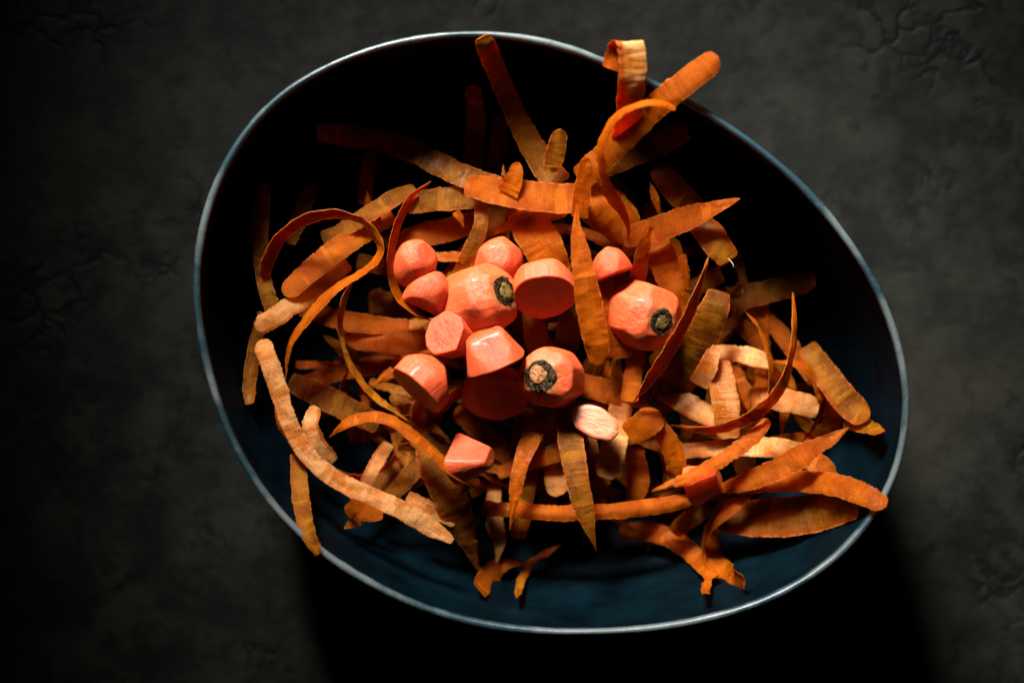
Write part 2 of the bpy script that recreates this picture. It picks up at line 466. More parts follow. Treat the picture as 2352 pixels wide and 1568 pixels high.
def chunk(name, label, uvz, R, axis, zmax=0.8, zmin=-0.8, taper=0.12, nfac=9, cuts=(), seed=1, spin=0.0, dome=None,
          p=34, crown=None, scale=(1, 1, 1), green=False, cutlist=('max', 'min'), cat="carrot end", bump=0.016):
    """peeled carrot end as a rounded solid; cuts: world-space (normal, distance in R) slices"""
    rnd = random.Random(seed)
    v, f = ico()
    rot = axis_matrix(axis, spin)
    inv = np.array(rot.inverted())
    rxy = np.hypot(v[:, 0], v[:, 1])
    terms, iscut = [], []
    terms.append(np.maximum(rxy + taper * v[:, 2], 0)); iscut.append(0)
    if dome:
        terms.append(np.sqrt((rxy / 1.02) ** 2 + (np.maximum(v[:, 2], 0) / dome) ** 2)); iscut.append(0)
    terms.append(np.maximum(v[:, 2] / zmax, 0)); iscut.append(1 if 'max' in cutlist else 0)
    terms.append(np.maximum(-v[:, 2] / -zmin, 0)); iscut.append(1 if 'min' in cutlist else 0)
    for k in range(nfac):
        a = 2 * math.pi * (k + rnd.uniform(-0.25, 0.25)) / nfac
        tz = taper + rnd.uniform(-0.10, 0.10)
        n = np.array((math.cos(a), math.sin(a), tz)); n /= np.linalg.norm(n)
        d = rnd.uniform(0.90, 0.965)
        terms.append(np.maximum(v @ n / d, 0)); iscut.append(0)
        if dome and k % 2 == 0:
            n = np.array((math.cos(a), math.sin(a), 1.0 + rnd.uniform(-0.2, 0.3))); n /= np.linalg.norm(n)
            terms.append(np.maximum(v @ n / rnd.uniform(0.86, 0.97), 0)); iscut.append(0)
    for (n, d) in cuts:
        nl = inv @ (np.array(n, float) / np.linalg.norm(n))
        terms.append(np.maximum(v @ nl / d, 0)); iscut.append(1)
    T = np.array(terms)
    rho = (T ** p).sum(0) ** (-1.0 / p)
    win = np.argmax(T, axis=0)
    cut = np.array(iscut)[win].astype(float)
    nz = np.array([mnoise.noise(Vector(q) * 2.3 + Vector((seed * 5.1, 0, 0))) + 0.4 * mnoise.noise(Vector(q) * 7 + Vector((0, seed * 2.3, 0))) + 0.16 * mnoise.noise(Vector(q) * 19 + Vector((seed, 0, 1))) for q in v])
    rho = rho * (1 + bump * nz)
    co = v * rho[:, None]
    me = bpy.data.meshes.new(name)
    me.from_pydata(co.tolist(), [], f.tolist())
    me.polygons.foreach_set("use_smooth", [True] * len(f))
    at = me.attributes.new("cut", 'FLOAT', 'POINT'); at.data.foreach_set("value", cut)
    collar = np.zeros(len(v))
    if crown:
        rc = np.hypot(co[:, 0], co[:, 1])
        collar = np.clip((crown + 0.22 + 0.12 * nz - rc) / 0.18, 0, 1) * (co[:, 2] > 0.2)
    at = me.attributes.new("collar", 'FLOAT', 'POINT'); at.data.foreach_set("value", collar)
    me.materials.append(M_SLICE if name == "carrot_slice" else M_CHUNK)
    o = link(name, me)
    rpx = R * S_PX * (H_CAM - uvz[2] / 1000.0) / (H_CAM - Z_RIM)
    o.matrix_world = Matrix.Translation(P(uvz[0], uvz[1], uvz[2] / 1000.0)) @ rot.to_4x4() @ Matrix.Diagonal((rpx * scale[0], rpx * scale[1], rpx * scale[2], 1))
    tag(o, label, cat)
    if crown:
        top = float(co[(np.hypot(co[:, 0], co[:, 1]) < 0.06) & (co[:, 2] > 0)][:, 2].mean())
        # ragged ring of dried leaf bases
        bm = bmesh.new()
        nseg = 40
        rings = [(0.0, 0.005), (0.45, 0.005), (0.80, 0.012), (0.95, 0.008), (1.04, -0.05)]
        rows = []
        for (rf, dz) in rings:
            row = []
            for i in range(nseg):
                a = 2 * math.pi * i / nseg
                rr = crown * max(rf, 0.01) * (1 + 0.09 * mnoise.noise(Vector((math.cos(a) * 2, math.sin(a) * 2, seed + rf))))
                row.append(bm.verts.new((rr * math.cos(a), rr * math.sin(a), top + dz + 0.035 * mnoise.noise(Vector((math.cos(a) * 6 * rf, math.sin(a) * 6 * rf, seed * 2.0))))))
            rows.append(row)
        for r0, r1 in zip(rows[:-1], rows[1:]):
            for i in range(nseg):
                j = (i + 1) % nseg
                bm.faces.new((r0[i], r0[j], r1[j], r1[i]))
        for i in range(64):
            a = rnd.uniform(0, 2 * math.pi)
            rr = crown * rnd.uniform(0.50, 0.97)
            wdt = crown * rnd.uniform(0.07, 0.17)
            hgt = crown * rnd.uniform(0.06, 0.22)
            lean = rnd.uniform(-0.5, 0.25)
            c = Vector((rr * math.cos(a), rr * math.sin(a), top - 0.02))
            tv = Vector((-math.sin(a), math.cos(a), rnd.uniform(-0.2, 0.2)))
            rv = Vector((math.cos(a), math.sin(a), 0))
            up = Vector((0, 0, 1)) + rv * lean
            b = [c - tv * wdt, c + tv * wdt, c + tv * wdt + rv * 0.025, c - tv * wdt + rv * 0.025]
            tp = [c - tv * wdt * 0.6 + up * hgt, c + tv * wdt * rnd.uniform(0.2, 0.8) + up * hgt * rnd.uniform(0.6, 1.1)]
            tp += [tp[1] + rv * 0.018, tp[0] + rv * 0.018]
            vb = [bm.verts.new(q) for q in b]; vt = [bm.verts.new(q) for q in tp]
            for k in range(4):
                bm.faces.new((vb[k], vb[(k + 1) % 4], vt[(k + 1) % 4], vt[k]))
            bm.faces.new(vt)
        bmesh.ops.recalc_face_normals(bm, faces=bm.faces)
        cm = bpy.data.meshes.new("crown"); bm.to_mesh(cm); bm.free()
        cm.materials.append(M_CROWN)
        co_ = link("crown", cm, o)
        co_["label"] = "dark dried leaf bases at the crown"
        # stem stub in the middle
        bm = bmesh.new()
        rows = []
        for (rf, dz) in ((0.01, 0.10), (0.30, 0.105), (0.48, 0.085), (0.58, 0.04), (0.60, -0.03)):
            row = []
            for i in range(28):
                a = 2 * math.pi * i / 28
                rr = crown * rf * (1 + 0.12 * mnoise.noise(Vector((math.cos(a) * 1.6, math.sin(a) * 1.6, seed * 1.3))))
                row.append(bm.verts.new((rr * math.cos(a) - crown * 0.10, rr * math.sin(a) - crown * 0.12,
                                         top + crown * 2.0 * dz * 0.7 + 0.02 * mnoise.noise(Vector((math.cos(a) * 5 * rf, math.sin(a) * 5 * rf, seed))))))
            rows.append(row)
        for r0, r1 in zip(rows[:-1], rows[1:]):
            for i in range(28):
                j = (i + 1) % 28
                bm.faces.new((r0[i], r1[i], r1[j], r0[j]))
        bmesh.ops.recalc_face_normals(bm, faces=bm.faces)
        sm = bpy.data.meshes.new("stem_stub"); bm.to_mesh(sm); bm.free()
        sm.polygons.foreach_set("use_smooth", [True] * len(sm.polygons))
        sm.materials.append(M_STUB_GREEN if green else M_STUB)
        link("stem_stub", sm, co_)
    return o

chunk("peeled_carrot", "large peeled carrot top lying on its side, dark crown turned right",
      (1110, 688, 51), 86, (0.70, 0.28, 0.66), 0.80, -0.80, 0.04, 9, seed=3, dome=0.95, crown=0.40, green=True, p=30,
      cutlist=('min',), bump=0.02)
chunk("carrot_end", "round carrot end between the large crowned top and the long vertical peel",
      (1250, 664, 54), 77, (-0.02, 0.74, -0.67), 1.2, -0.34, 0.02, 10, seed=4, dome=0.95, p=24)
chunk("peeled_carrot", "peeled carrot top at right with olive crown facing up beside the diagonal peel",
      (1486, 727, 54), 80, (0.42, -0.16, 0.89), 0.84, -0.7, 0.02, 7, seed=9, dome=1.0, crown=0.36, green=True, p=44,
      cutlist=('min',), bump=0.02)
chunk("peeled_carrot", "smaller peeled carrot top with broad brown crown facing up, lowest of the three tops",
      (1262, 866, 53), 72, (-0.40, 0.05, 0.91), 0.78, -0.7, 0.0, 8, seed=12, dome=0.95, crown=0.52, p=42,
      cutlist=('min',), bump=0.02)
chunk("carrot_end", "small rounded carrot end with brown pit, upper of the two touching the thin curved peel",
      (955, 600, 54), 51, (0.25, 0.55, 0.80), 1.0, -0.8, 0.20, 6, seed=15, dome=0.98, cuts=(((0.55, 0.40, 0.73), 0.84),), p=24)
chunk("carrot_end", "small pale wrinkled carrot tip just below the pitted rounded end",
      (985, 670, 54), 52, (0.35, 0.75, 0.55), 1.1, -0.75, 0.30, 7, seed=21, dome=1.1, cuts=(((-0.35, -0.80, 0.45), 0.74),), p=16)
chunk("carrot_end", "small dome-shaped carrot end tucked right of the long vertical peel",
      (1404, 614, 54), 48, (-0.20, 0.80, 0.56), 1.4, -0.42, 0.40, 9, seed=27, dome=1.2, cuts=(((0.36, -0.93, 0.1), 0.42),), p=20)
chunk("carrot_end", "peeled carrot end with flat cut face up, under the large crowned top",
      (1036, 774, 56), 53, (-0.45, 0.25, 0.86), 0.55, -0.75, -0.05, 8, seed=31, cuts=(((0.1, -0.95, 0.25), 0.80), ((0.80, -0.2, 0.55), 0.82)), p=40)
chunk("carrot_end", "half-dome carrot end with straight lower cut edge above the shaded ringed end",
      (1134, 822, 59), 68, (-0.37, 0.86, 0.36), 0.95, -0.28, 0.34, 7, seed=35, cuts=(((0.37, -0.93, -0.15), 0.30), ((-0.1, 0.35, 0.93), 0.76)), p=18)
chunk("carrot_end", "wedge-like carrot end with dark oblique cut face, lowest left of the pile of ends",
      (962, 888, 57), 78, (0.64, 0.70, -0.28), 1.2, -0.16, 0.02, 9, seed=41, dome=1.0, p=24)
chunk("carrot_end", "shaded carrot end showing the round core ring, left of the brown-crowned top",
      (1138, 902, 45), 84, (0.05, 0.52, -0.85), 1.2, -0.25, 0.05, 8, seed=45, dome=0.7, scale=(1.0, 0.80, 0.9), p=26)
chunk("carrot_end", "lone small carrot wedge below the pile of ends beside the curved orange peel",
      (1080, 1052, 53), 48, (0.75, 0.05, 0.45), 1.1, -0.72, 0.42, 8, seed=51, cuts=(((-0.1, 0.66, 0.75), 0.60),), p=22)
chunk("carrot_end", "half-hidden rounded carrot piece behind the large crowned top",
      (1146, 600, 44), 60, (0.2, 0.7, 0.5), 1.0, -0.8, 0.08, 9, seed=55, dome=1.0, p=16)
chunk("carrot_slice", "thin pale oval carrot slice lying under the brown-crowned top",
      (1367, 970, 52), 60, (-0.06, 0.22, 0.97), 0.10, -0.12, 0.05, 9, seed=61, spin=math.radians(-42), scale=(1.02, 0.62, 1.0), p=40, cat="carrot slice")
chunk("carrot_end", "small red carrot tip peeking from shadow among the lower right peels",
      (1618, 1108, 44), 40, (0.85, 0.25, 0.35), 0.9, -0.9, 0.30, 7, seed=65, p=20)

# ------------------------------------------------------------------ peels
def catmull(K, n):
    K = np.array(K, float)
    K = np.vstack([2 * K[0] - K[1], K, 2 * K[-1] - K[-2]])
    m = len(K) - 3
    out = []
    for s in np.linspace(0, m - 1e-6, n):
        i = int(s); t = s - i
        p0, p1, p2, p3 = K[i], K[i + 1], K[i + 2], K[i + 3]
        out.append(0.5 * ((2 * p1) + (-p0 + p2) * t + (2 * p0 - 5 * p1 + 4 * p2 - p3) * t * t + (-p0 + 3 * p1 - 3 * p2 + p3) * t ** 3))
    return np.array(out)

PEEL_N = [0]
ALL_PEELS = []
def peel(label, pts, w, face='F', roll=0, ends='rr', th=0.6, curl=None, rag=1.35, group=None, twist_wave=12.0, clamp=True, side=None):
    """pts: (u, v, z mm) in reference pixels; w: width px, single or per point; roll: degrees, single or per point"""
    PEEL_N[0] += 1
    seed = PEEL_N[0]
    rnd = random.Random(seed * 7 + 1)
    n = len(pts)
    ws = [w] * n if isinstance(w, (int, float)) else list(w)
    rs = [roll] * n if isinstance(roll, (int, float)) else list(roll)
    K = []
    for (u, v, zz), wi, ri in zip(pts, ws, rs):
        z = zz / 1000.0
        if clamp:
            for _ in range(3):
                x, y, _z = P(u, v, z)
                dx, dy = x - BC[0], y - BC[1]
                rho = math.hypot(dx, dy) / rim_r(math.atan2(dy, dx))
                if rho < 1.0:
                    z = max(z, wall_z(min(rho, 0.97)) + 0.0035)
                elif rho < 1.03:
                    z = max(z, Z_RIM + 0.002)
        x, y, _z = P(u, v, z)
        K.append((x, y, z, wi * S_PX * (H_CAM - z) / (H_CAM - Z_RIM), math.radians(ri)))
    D = catmull(K, 400)
    seg = np.linalg.norm(np.diff(D[:, :3], axis=0), axis=1)
    s = np.concatenate([[0], np.cumsum(seg)])
    L = s[-1]
    N = int(min(230, max(36, L / 0.00055)))
    sq = np.linspace(0, L, N)
    C = np.stack([np.interp(sq, s, D[:, k]) for k in range(5)], axis=1)
    pos, wid, rol = C[:, :3], C[:, 3], C[:, 4]
    T = np.gradient(pos, axis=0); T /= np.linalg.norm(T, axis=1)[:, None]
    # end shape
    wf = np.ones(N)
    for e, dist in ((ends[0], sq), (ends[1], L - sq)):
        if e == 'r':
            ln = 0.5 * float(wid.mean()); x = np.clip(dist / ln, 0, 1); wf *= np.sqrt(np.maximum(1 - (1 - x) ** 2, 0.004))
        elif e == 'p':
            ln = 2.4 * float(wid.mean()); x = np.clip(dist / ln, 0, 1); wf *= 0.06 + 0.94 * x ** 0.7
        elif e == 'b':
            ln = 0.16 * float(wid.mean()); x = np.clip(dist / ln, 0, 1); wf *= 0.72 + 0.28 * np.sqrt(1 - (1 - x) ** 2)
    m = 8
    A = np.linspace(-1, 1, m + 1)
    A = np.sign(A) * np.abs(A) ** 0.85
    up = Vector((0, 0, 1))
    prev = None
    tops, bots = np.empty((N, m + 1, 3)), np.empty((N, m + 1, 3))
    o1, o2 = rnd.uniform(0, 100), rnd.uniform(0, 100)
    if curl is None:
        curl = rnd.choice((-0.05, -0.03, 0.0, 0.03, 0.05))
    th = th * 0.62
    for i in range(N):
        t = Vector(T[i])
        sd = t.cross(up) if side is None else Vector(side) - t * Vector(side).dot(t)
        if sd.length < 0.12 and prev is not None:
            sd = prev - t * prev.dot(t)
        sd.normalize()
        if prev is not None and sd.dot(prev) < 0:
            sd = -sd
        prev = sd.copy()
        nn = sd.cross(t).normalized()
        a = rol[i] + math.radians(twist_wave) * mnoise.noise(Vector((sq[i] * 40, o1, 0.5)))
        s2 = math.cos(a) * sd + math.sin(a) * nn
        n2 = math.cos(a) * nn - math.sin(a) * sd
        hw = 0.5 * wid[i] * wf[i]
        mm = sq[i] * 1000.0
        eL = rag * (0.00034 * mnoise.noise(Vector((mm * 0.22, o1, 1.0))) + 0.00022 * mnoise.noise(Vector((mm * 0.9, o1, 5.0))) + 0.00034 * mnoise.noise(Vector((mm * 2.3, o1, 7.0))))
        eR = rag * (0.00034 * mnoise.noise(Vector((mm * 0.22, o2, 2.0))) + 0.00016 * mnoise.noise(Vector((mm * 1.1, o2, 5.0))) + 0.00022 * mnoise.noise(Vector((mm * 2.2, o2, 8.0))))
        fe = min(1.0, wf[i] * 1.4)
        hl = max(hw + eL * fe, 0.00012); hr = max(hw + eR * fe, 0.00012)
        c0 = Vector(pos[i])
        thk = th * 0.001 * (0.85 + 0.3 * mnoise.noise(Vector((mm * 0.12, o1, 9.0))))
        flL = 0.0005 * mnoise.noise(Vector((mm * 0.09, o1, 12.0))) + 0.0003 * mnoise.noise(Vector((mm * 0.35, o1, 14.0)))
        flR = 0.0005 * mnoise.noise(Vector((mm * 0.09, o2, 13.0))) + 0.0003 * mnoise.noise(Vector((mm * 0.35, o2, 15.0)))
        for j, aj in enumerate(A):
            h = hl if aj < 0 else hr
            und = 0.00042 * mnoise.noise(Vector((mm * 0.20, aj * 1.3 + o2, 3.3))) + 0.00020 * mnoise.noise(Vector((mm * 0.75, aj * 2.2 + o2, 6.3))) + 0.00009 * mnoise.noise(Vector((mm * 1.7, aj * 4 + o2, 8.3)))
            cc = c0 + s2 * (aj * h) + n2 * (-curl * hw * 2 * aj * aj + und + (flL if aj < 0 else flR) * aj * aj * min(1.0, hw / 0.003))
            tk = thk * (1 - 0.60 * aj ** 4) * (0.35 + 0.65 * min(1.0, wf[i] * 1.5))
            tops[i, j] = cc + n2 * (tk * 0.5)
            bots[i, j] = cc - n2 * (tk * 0.5)
    R2 = 2 * (m + 1)
    V = np.concatenate([tops, bots[:, ::-1]], axis=1).reshape(-1, 3)
    origin = V.mean(0)
    V = V - origin
    F, MI, UV = [], [], []
    ww = wid * 100.0
    def uvof(i, k):
        j = k if k <= m else 2 * m + 1 - k
        return (sq[i] * 100.0, A[j] * 0.5 * ww[i])
    for i in range(N - 1):
        for k in range(R2):
            k2 = (k + 1) % R2
            F.append((i * R2 + k, i * R2 + k2, (i + 1) * R2 + k2, (i + 1) * R2 + k))
            MI.append(0 if k < m else 1)
            UV += [uvof(i, k), uvof(i, k2), uvof(i + 1, k2), uvof(i + 1, k)]
    for i, rev in ((0, True), (N - 1, False)):
        for k in range(m):
            q = (i * R2 + k, i * R2 + k + 1, i * R2 + (R2 - 2 - k), i * R2 + (R2 - 1 - k))
            uvq = [uvof(i, k), uvof(i, k + 1), uvof(i, k + 1), uvof(i, k)]
            if rev:
                q = q[::-1]; uvq = uvq[::-1]
            F.append(q); MI.append(1); UV += uvq
    me = bpy.data.meshes.new("carrot_peel")
    me.from_pydata(V.tolist(), [], F)
    me.polygons.foreach_set("material_index", MI)
    me.polygons.foreach_set("use_smooth", [True] * len(F))
    acr = np.tile(np.concatenate([A, A[::-1]]), N)
    me.attributes.new("across", 'FLOAT', 'POINT').data.foreach_set("value", acr.astype(np.float32))
    uvl = me.uv_layers.new(name="UVMap")
    uvl.data.foreach_set("uv", np.array(UV, dtype=np.float32).ravel())
    a, b = MATS[face]
    me.materials.append(a); me.materials.append(b)
    me.flip_normals() if False else None
    me.set_sharp_from_angle(angle=math.radians(38))
    o = link("carrot_peel", me)
    o.location = origin
    tag(o, label, "peel", group)
    ALL_PEELS.append(o)
    return o

# --- upper part of the bowl
peel("brown translucent peel leaning from the top rim down towards the centre",
     [(1108,84,77),(1122,118,73),(1155,200,58),(1195,285,50),(1240,365,47),(1285,425,49)], (44,48,48,52,62,66), 'S', 6, 'bb', th=0.9)
peel("upright looped peel arching over the upper right rim",
     [(1430,340,54),(1441,275,68),(1451,195,79),(1452,135,83),(1447,101,84),(1434,99,80),(1418,122,77),(1404,160,76)], (54,60,63,64,62,60,54,44), 'P', 0, 'bb', curl=0.0, clamp=False, side=(1.0,0.02,-0.05), twist_wave=3)
peel("broad rounded peel sticking out over the rim at upper right",
     [(1330,412,50),(1400,345,57),(1470,275,68),(1530,222,78),(1590,175,82),(1650,130,85)], (60,64,66,62,62,58), 'F', 12, 'br', th=1.2, curl=0.10)
peel("narrow S-shaped peel seen edge-on below the upper right loop",
     [(1552,250,84),(1520,236,86),(1480,236,86),(1430,255,83),(1392,298,77),(1377,350,70),(1388,415,62),(1412,465,57),(1438,510,52),(1444,548,46)], (30,38,42,46,50,50,52,54,44,30), 'F', (-52,-58,-62,-68,-72,-72,-68,-64,-70,-75), 'rp', th=1.1, rag=0.6, twist_wave=5)
peel("dim brown-skinned peel running from the dark left towards the centre top",
     [(890,326,36),(940,342,38),(990,368,41),(1060,402,44),(1130,426,46),(1185,440,46)], (46,52,56,58,56,50), 'S', 14, 'rb')
peel("broad bright peel lying across the middle below the top strip",
     [(1070,424,50),(1130,438,51),(1200,448,53),(1260,455,53),(1310,456,52),(1345,442,50)], (50,62,70,72,70,60), 'F', 10, 'bb', th=1.1, rag=1.2)
peel("long vertical pointed peel over the carrot ends with ragged left edge",
     [(1326,468,62),(1324,520,63),(1333,580,64),(1345,650,64),(1356,715,62),(1368,775,60),(1378,838,56)], (22,36,46,56,62,60,46), 'F', (4,4,4,4,2,0,-4), 'pr', th=1.1, rag=1.2)
peel("short slim peel tip standing above the long vertical peel",
     [(1348,362,62),(1343,405,60),(1335,455,58),(1330,500,56)], (30,36,40,40), 'F', 6, 'rb')
peel("wide salmon peel pressed between the long vertical peel and the right carrot top",
     [(1400,610,48),(1408,680,51),(1412,750,52),(1408,822,50)], (70,88,96,88), 'F', 3, 'bb', th=1.2)
peel("short upright peel hanging from under the right carrot top",
     [(1464,770,44),(1456,850,47),(1444,922,48)], (44,42,40), 'F', (-8,-8,-14), 'bb', rag=1.2)
peel("short sideways peel right of the brown-crowned top",
     [(1310,872,38),(1355,888,40),(1405,902,40),(1450,910,38),(1490,905,34)], (48,54,56,54,40), 'F', 16, 'bb', rag=1.2)
peel("long diagonal peel on edge passing right of the right carrot top",
     [(1628,590,60),(1604,660,62),(1568,745,62),(1522,825,59),(1480,890,54),(1452,925,50)], (22,44,58,54,44,20), 'F', (58,60,58,54,56,60), 'pp', th=1.1)
peel("wide ridged peel fanning out right of the long diagonal peel",
     [(1652,668,54),(1640,710,55),(1618,765,52),(1588,825,47),(1552,885,42),(1515,935,36)], (52,70,76,84,84,60), 'S', (-4,0,4,6,8,8), 'bb', th=1.1)
peel("small pale flap at the lower edge of the wide ridged peel",
     [(1642,792,50),(1628,838,50),(1604,884,47)], (26,44,46), 'P', -10, 'bb')
peel("bright pale strip hanging straight down right of the wide ridged peel",
     [(1650,828,46),(1658,880,48),(1668,940,49),(1672,1006,47)], (50,62,64,52), 'P', (4,4,2,0), 'bb', rag=1.2)
peel("dark wet peel reaching towards the right wall",
     [(1640,690,30),(1700,684,28),(1770,668,27),(1830,654,26),(1872,640,26)], (54,58,56,52,40), 'S', 12, 'bb')
peel("very thin curved peel inside the big right hand loop",
     [(1700,704,32),(1735,738,38),(1760,785,42),(1771,840,45),(1770,895,46),(1760,940,45)], (20,28,32,30,30,26), 'F', 66, 'pp', rag=0.5)
peel("big looping orange peel curving down on the right side",
     [(1821,672,46),(1826,740,52),(1820,815,57),(1795,888,59),(1750,942,58),(1690,976,55),(1620,989,49),(1540,976,42)], (14,28,40,46,46,40,32,20), 'F', (58,60,58,52,46,48,56,60), 'pp', th=1.2, rag=0.5)
peel("pale textured peel end inside the right wall loop",
     [(1700,915,34),(1770,914,38),(1830,924,40),(1880,940,38)], (44,52,54,46), 'P', 10, 'bb')
peel("thin bent peel arching right of the big orange loop",
     [(1768,832,34),(1815,832,37),(1855,846,38),(1880,885,38),(1888,930,36),(1870,980,32),(1838,1020,28)], (20,22,30,34,30,22,14), 'F', (40,40,44,46,50,56,60), 'pp')
peel("dim skinned peel resting against the right wall",
     [(1852,795,32),(1890,850,38),(1930,905,42),(1965,940,44),(1998,958,44)], (46,58,64,62,46), 'S', -8, 'br')
peel("small dark brown peel tip at far right under the dim skinned peel",
     [(1945,958,38),(1985,975,42),(2020,995,46)], (46,48,28), 'S', 10, 'bb', rag=1.4)
peel("ragged red peel slanting up to the right across the lower right",
     [(1950,982,60),(1905,1010,60),(1850,1042,58),(1780,1080,54),(1700,1110,49),(1620,1132,42)], (36,50,52,52,46,36), 'F', (-26,-26,-22,-18,-14,-10), 'pp', rag=1.6)
peel("slim serrated peel pointing down-left in the lower right",
     [(1766,962,54),(1728,1004,55),(1670,1046,55),(1590,1092,53),(1496,1128,50)], (26,36,34,34,18), 'F', (-36,-30,-26,-24,-20), 'rp', rag=1.6)
peel("whitish dry peel patch showing between the slanting lower right peels",
     [(1555,1038,36),(1640,1030,39),(1720,1026,42),(1790,1030,44),(1850,1042,42)], (34,40,46,50,46), 'P', 12, 'bb')
peel("small orange curl under the ragged red peel near the right wall",
     [(1832,1048,44),(1868,1058,46),(1896,1082,48),(1906,1118,48)], (40,50,48,34), 'F', 14, 'bb')
peel("bright orange peel whose rounded tip rests on the right rim",
     [(1690,1122,44),(1770,1108,47),(1850,1106,52),(1920,1114,62),(1985,1136,73),(2034,1164,79)], (34,44,50,54,52,44), 'F', 14, 'br', th=1.1)
peel("wide translucent brown peel below the rim-resting orange tip",
     [(1630,1185,34),(1720,1190,39),(1810,1186,45),(1890,1175,52),(1968,1160,57)], (60,84,92,86,56), 'S', 8, 'rb', rag=1.3)
peel("twisted thin peel with a leafy top dropping to the lower wall",
     [(1730,1136,44),(1690,1158,45),(1650,1184,43),(1622,1225,37),(1614,1275,32),(1624,1325,29),(1620,1362,27)], (16,38,40,30,26,24,20), 'F', (-12,-22,-36,-72,-80,-70,-34), 'pb')
peel("peel with bright pink tip touching the lower right wall",
     [(1634,1205,26),(1636,1255,30),(1650,1298,35),(1680,1322,39),(1712,1334,41)], (40,44,50,52,38), 'F', (16,12,8,4,0), 'br', rag=1.2)
peel("dim peel curving towards the pink tipped peel at bottom right",
     [(1420,1220,18),(1490,1220,22),(1550,1240,26),(1595,1276,28),(1640,1326,28)], (36,44,46,44,34), 'F', 10, 'rb')
peel("short brown translucent scrap left of the twisted thin peel",
     [(1548,1226,28),(1580,1196,32),(1628,1166,34)], (34,46,36), 'S', -10, 'bb')
peel("long red-orange rolled peel lying level across the lower middle",
     [(1106,1164,42),(1170,1166,44),(1270,1174,44),(1370,1173,44),(1460,1166,42),(1550,1154,38),(1610,1138,34)], (36,40,40,40,40,36,26), 'F', (24,26,26,26,24,20,16), 'bb', curl=0.20, th=1.1)
peel("long brown-orange peel hanging down over the level rolled peel",
     [(1296,905,42),(1306,970,48),(1316,1050,54),(1332,1130,57),(1350,1200,56),(1370,1266,54)], (52,58,58,52,48,14), 'S', 2, 'bp', th=1.0)
peel("tapering orange peel hanging left of the long brown-orange peel",
     [(1246,945,40),(1220,1005,47),(1197,1065,52),(1183,1130,53),(1171,1216,51)], (38,44,38,30,12), 'F', -6, 'bp')
peel("pale speckled tongue-shaped peel right of the tapering orange peel",
     [(1262,960,34),(1270,1030,38),(1276,1085,40),(1279,1140,40)], (36,44,52,50), 'P', 2, 'br')
peel("short granular orange peel lying across behind the hanging peels",
     [(1144,1088,38),(1205,1064,42),(1275,1040,44),(1350,1008,44)], (28,38,42,40), 'F', 8, 'bb', rag=1.2)
peel("greyish pale peel standing deep in the lower middle",
     [(1152,985,22),(1142,1060,26),(1134,1130,29),(1136,1195,32),(1146,1245,35),(1141,1292,34)], (26,30,34,40,42,28), 'P', -4, 'pp')
peel("pale ridged peel end pointing down below the oval slice",
     [(1424,925,40),(1418,985,43),(1404,1045,44),(1388,1096,42)], (52,58,60,40), 'P', 2, 'bb')
peel("whitish torn peel end just left of the pale ridged peel end",
     [(1340,985,38),(1358,1030,40),(1380,1090,39)], (44,48,34), 'P', 6, 'bp')
peel("red rounded peel curl right of the oval slice",
     [(1432,1000,42),(1465,985,46),(1492,966,48),(1516,945,46)], (50,62,66,58), 'F', 6, 'br')
peel("arched orange peel dropping right of the red rounded curl",
     [(1505,972,44),(1530,1005,45),(1548,1045,44),(1553,1085,42),(1546,1110,38)], (38,48,50,46,34), 'F', -22, 'bb')
peel("pale-topped peel lying beneath the bright pale hanging strip",
     [(1520,895,38),(1565,920,42),(1615,945,45),(1675,972,44)], (42,52,54,46), 'P', 14, 'bb')
peel("short pale wavy peel right of the bright pale hanging strip top",
     [(1640,808,38),(1690,812,42),(1730,820,44),(1770,834,42)], (32,40,44,32), 'P', 20, 'bb', rag=1.2)
peel("slim shaded peel rising left of the right carrot top",
     [(1491,520,58),(1482,560,56),(1470,610,52),(1458,660,46)], (16,30,40,46), 'F', 10, 'bb')
peel("broad dark red peel standing behind the right carrot top",
     [(1500,535,40),(1522,595,44),(1548,655,46),(1568,725,44)], (60,70,66,50), 'F', (-14,-16,-18,-20), 'bb', rag=1.3)
peel("orange banded peel pointing right above the brown root end",
     [(1432,548,46),(1490,532,50),(1560,508,54),(1630,482,58),(1700,456,61)], (44,58,60,56,44), 'F', 14, 'bp', th=1.1)
peel("dark red peel folded under the orange banded peel",
     [(1440,540,38),(1485,560,40),(1530,575,40),(1565,570,38)], (70,84,74,40), 'F', 0, 'bb')
root = peel("short brown rough-skinned root end at right with a fine hair",
     [(1585,485,46),(1620,525,50),(1648,560,52),(1676,598,51)], (50,64,66,50), 'S', 4, 'bb', th=1.4, rag=1.2)
peel("dim speckled skin peel behind the orange banded peel",
     [(1508,375,42),(1535,418,46),(1570,455,48),(1610,492,46)], (46,58,60,50), 'S', -6, 'rb')
peel("tiny upright peel sliver left of the dim speckled peel",
     [(1492,416,50),(1505,455,51),(1518,500,49)], (14,24,16), 'F', -20, 'pp')
peel("deep red broad peel curled behind the long vertical peel",
     [(1330,445,46),(1375,470,48),(1415,510,47),(1438,560,44)], (80,104,104,70), 'F', (-4,-8,-14,-20), 'bb', curl=0.2)
peel("rough orange broad peel behind the round cut end",
     [(1190,470,42),(1222,525,47),(1254,580,48),(1282,650,44)], (70,92,90,70), 'F', (-6,-8,-8,-8), 'bb', rag=1.3)
peel("brown ribbed narrow peel snaking down left of the large crowned top",
     [(1106,472,46),(1103,520,48),(1084,568,48),(1062,615,46),(1046,665,42),(1030,730,36)], (30,34,36,34,32,28), 'S', 6, 'bb', rag=1.4, th=1.0)
peel("dim skinned peel behind the broad peel that crosses the upper right rim",
     [(1370,392,44),(1440,358,46),(1510,330,46),(1580,300,44)], (50,58,58,46), 'S', 12, 'bb')
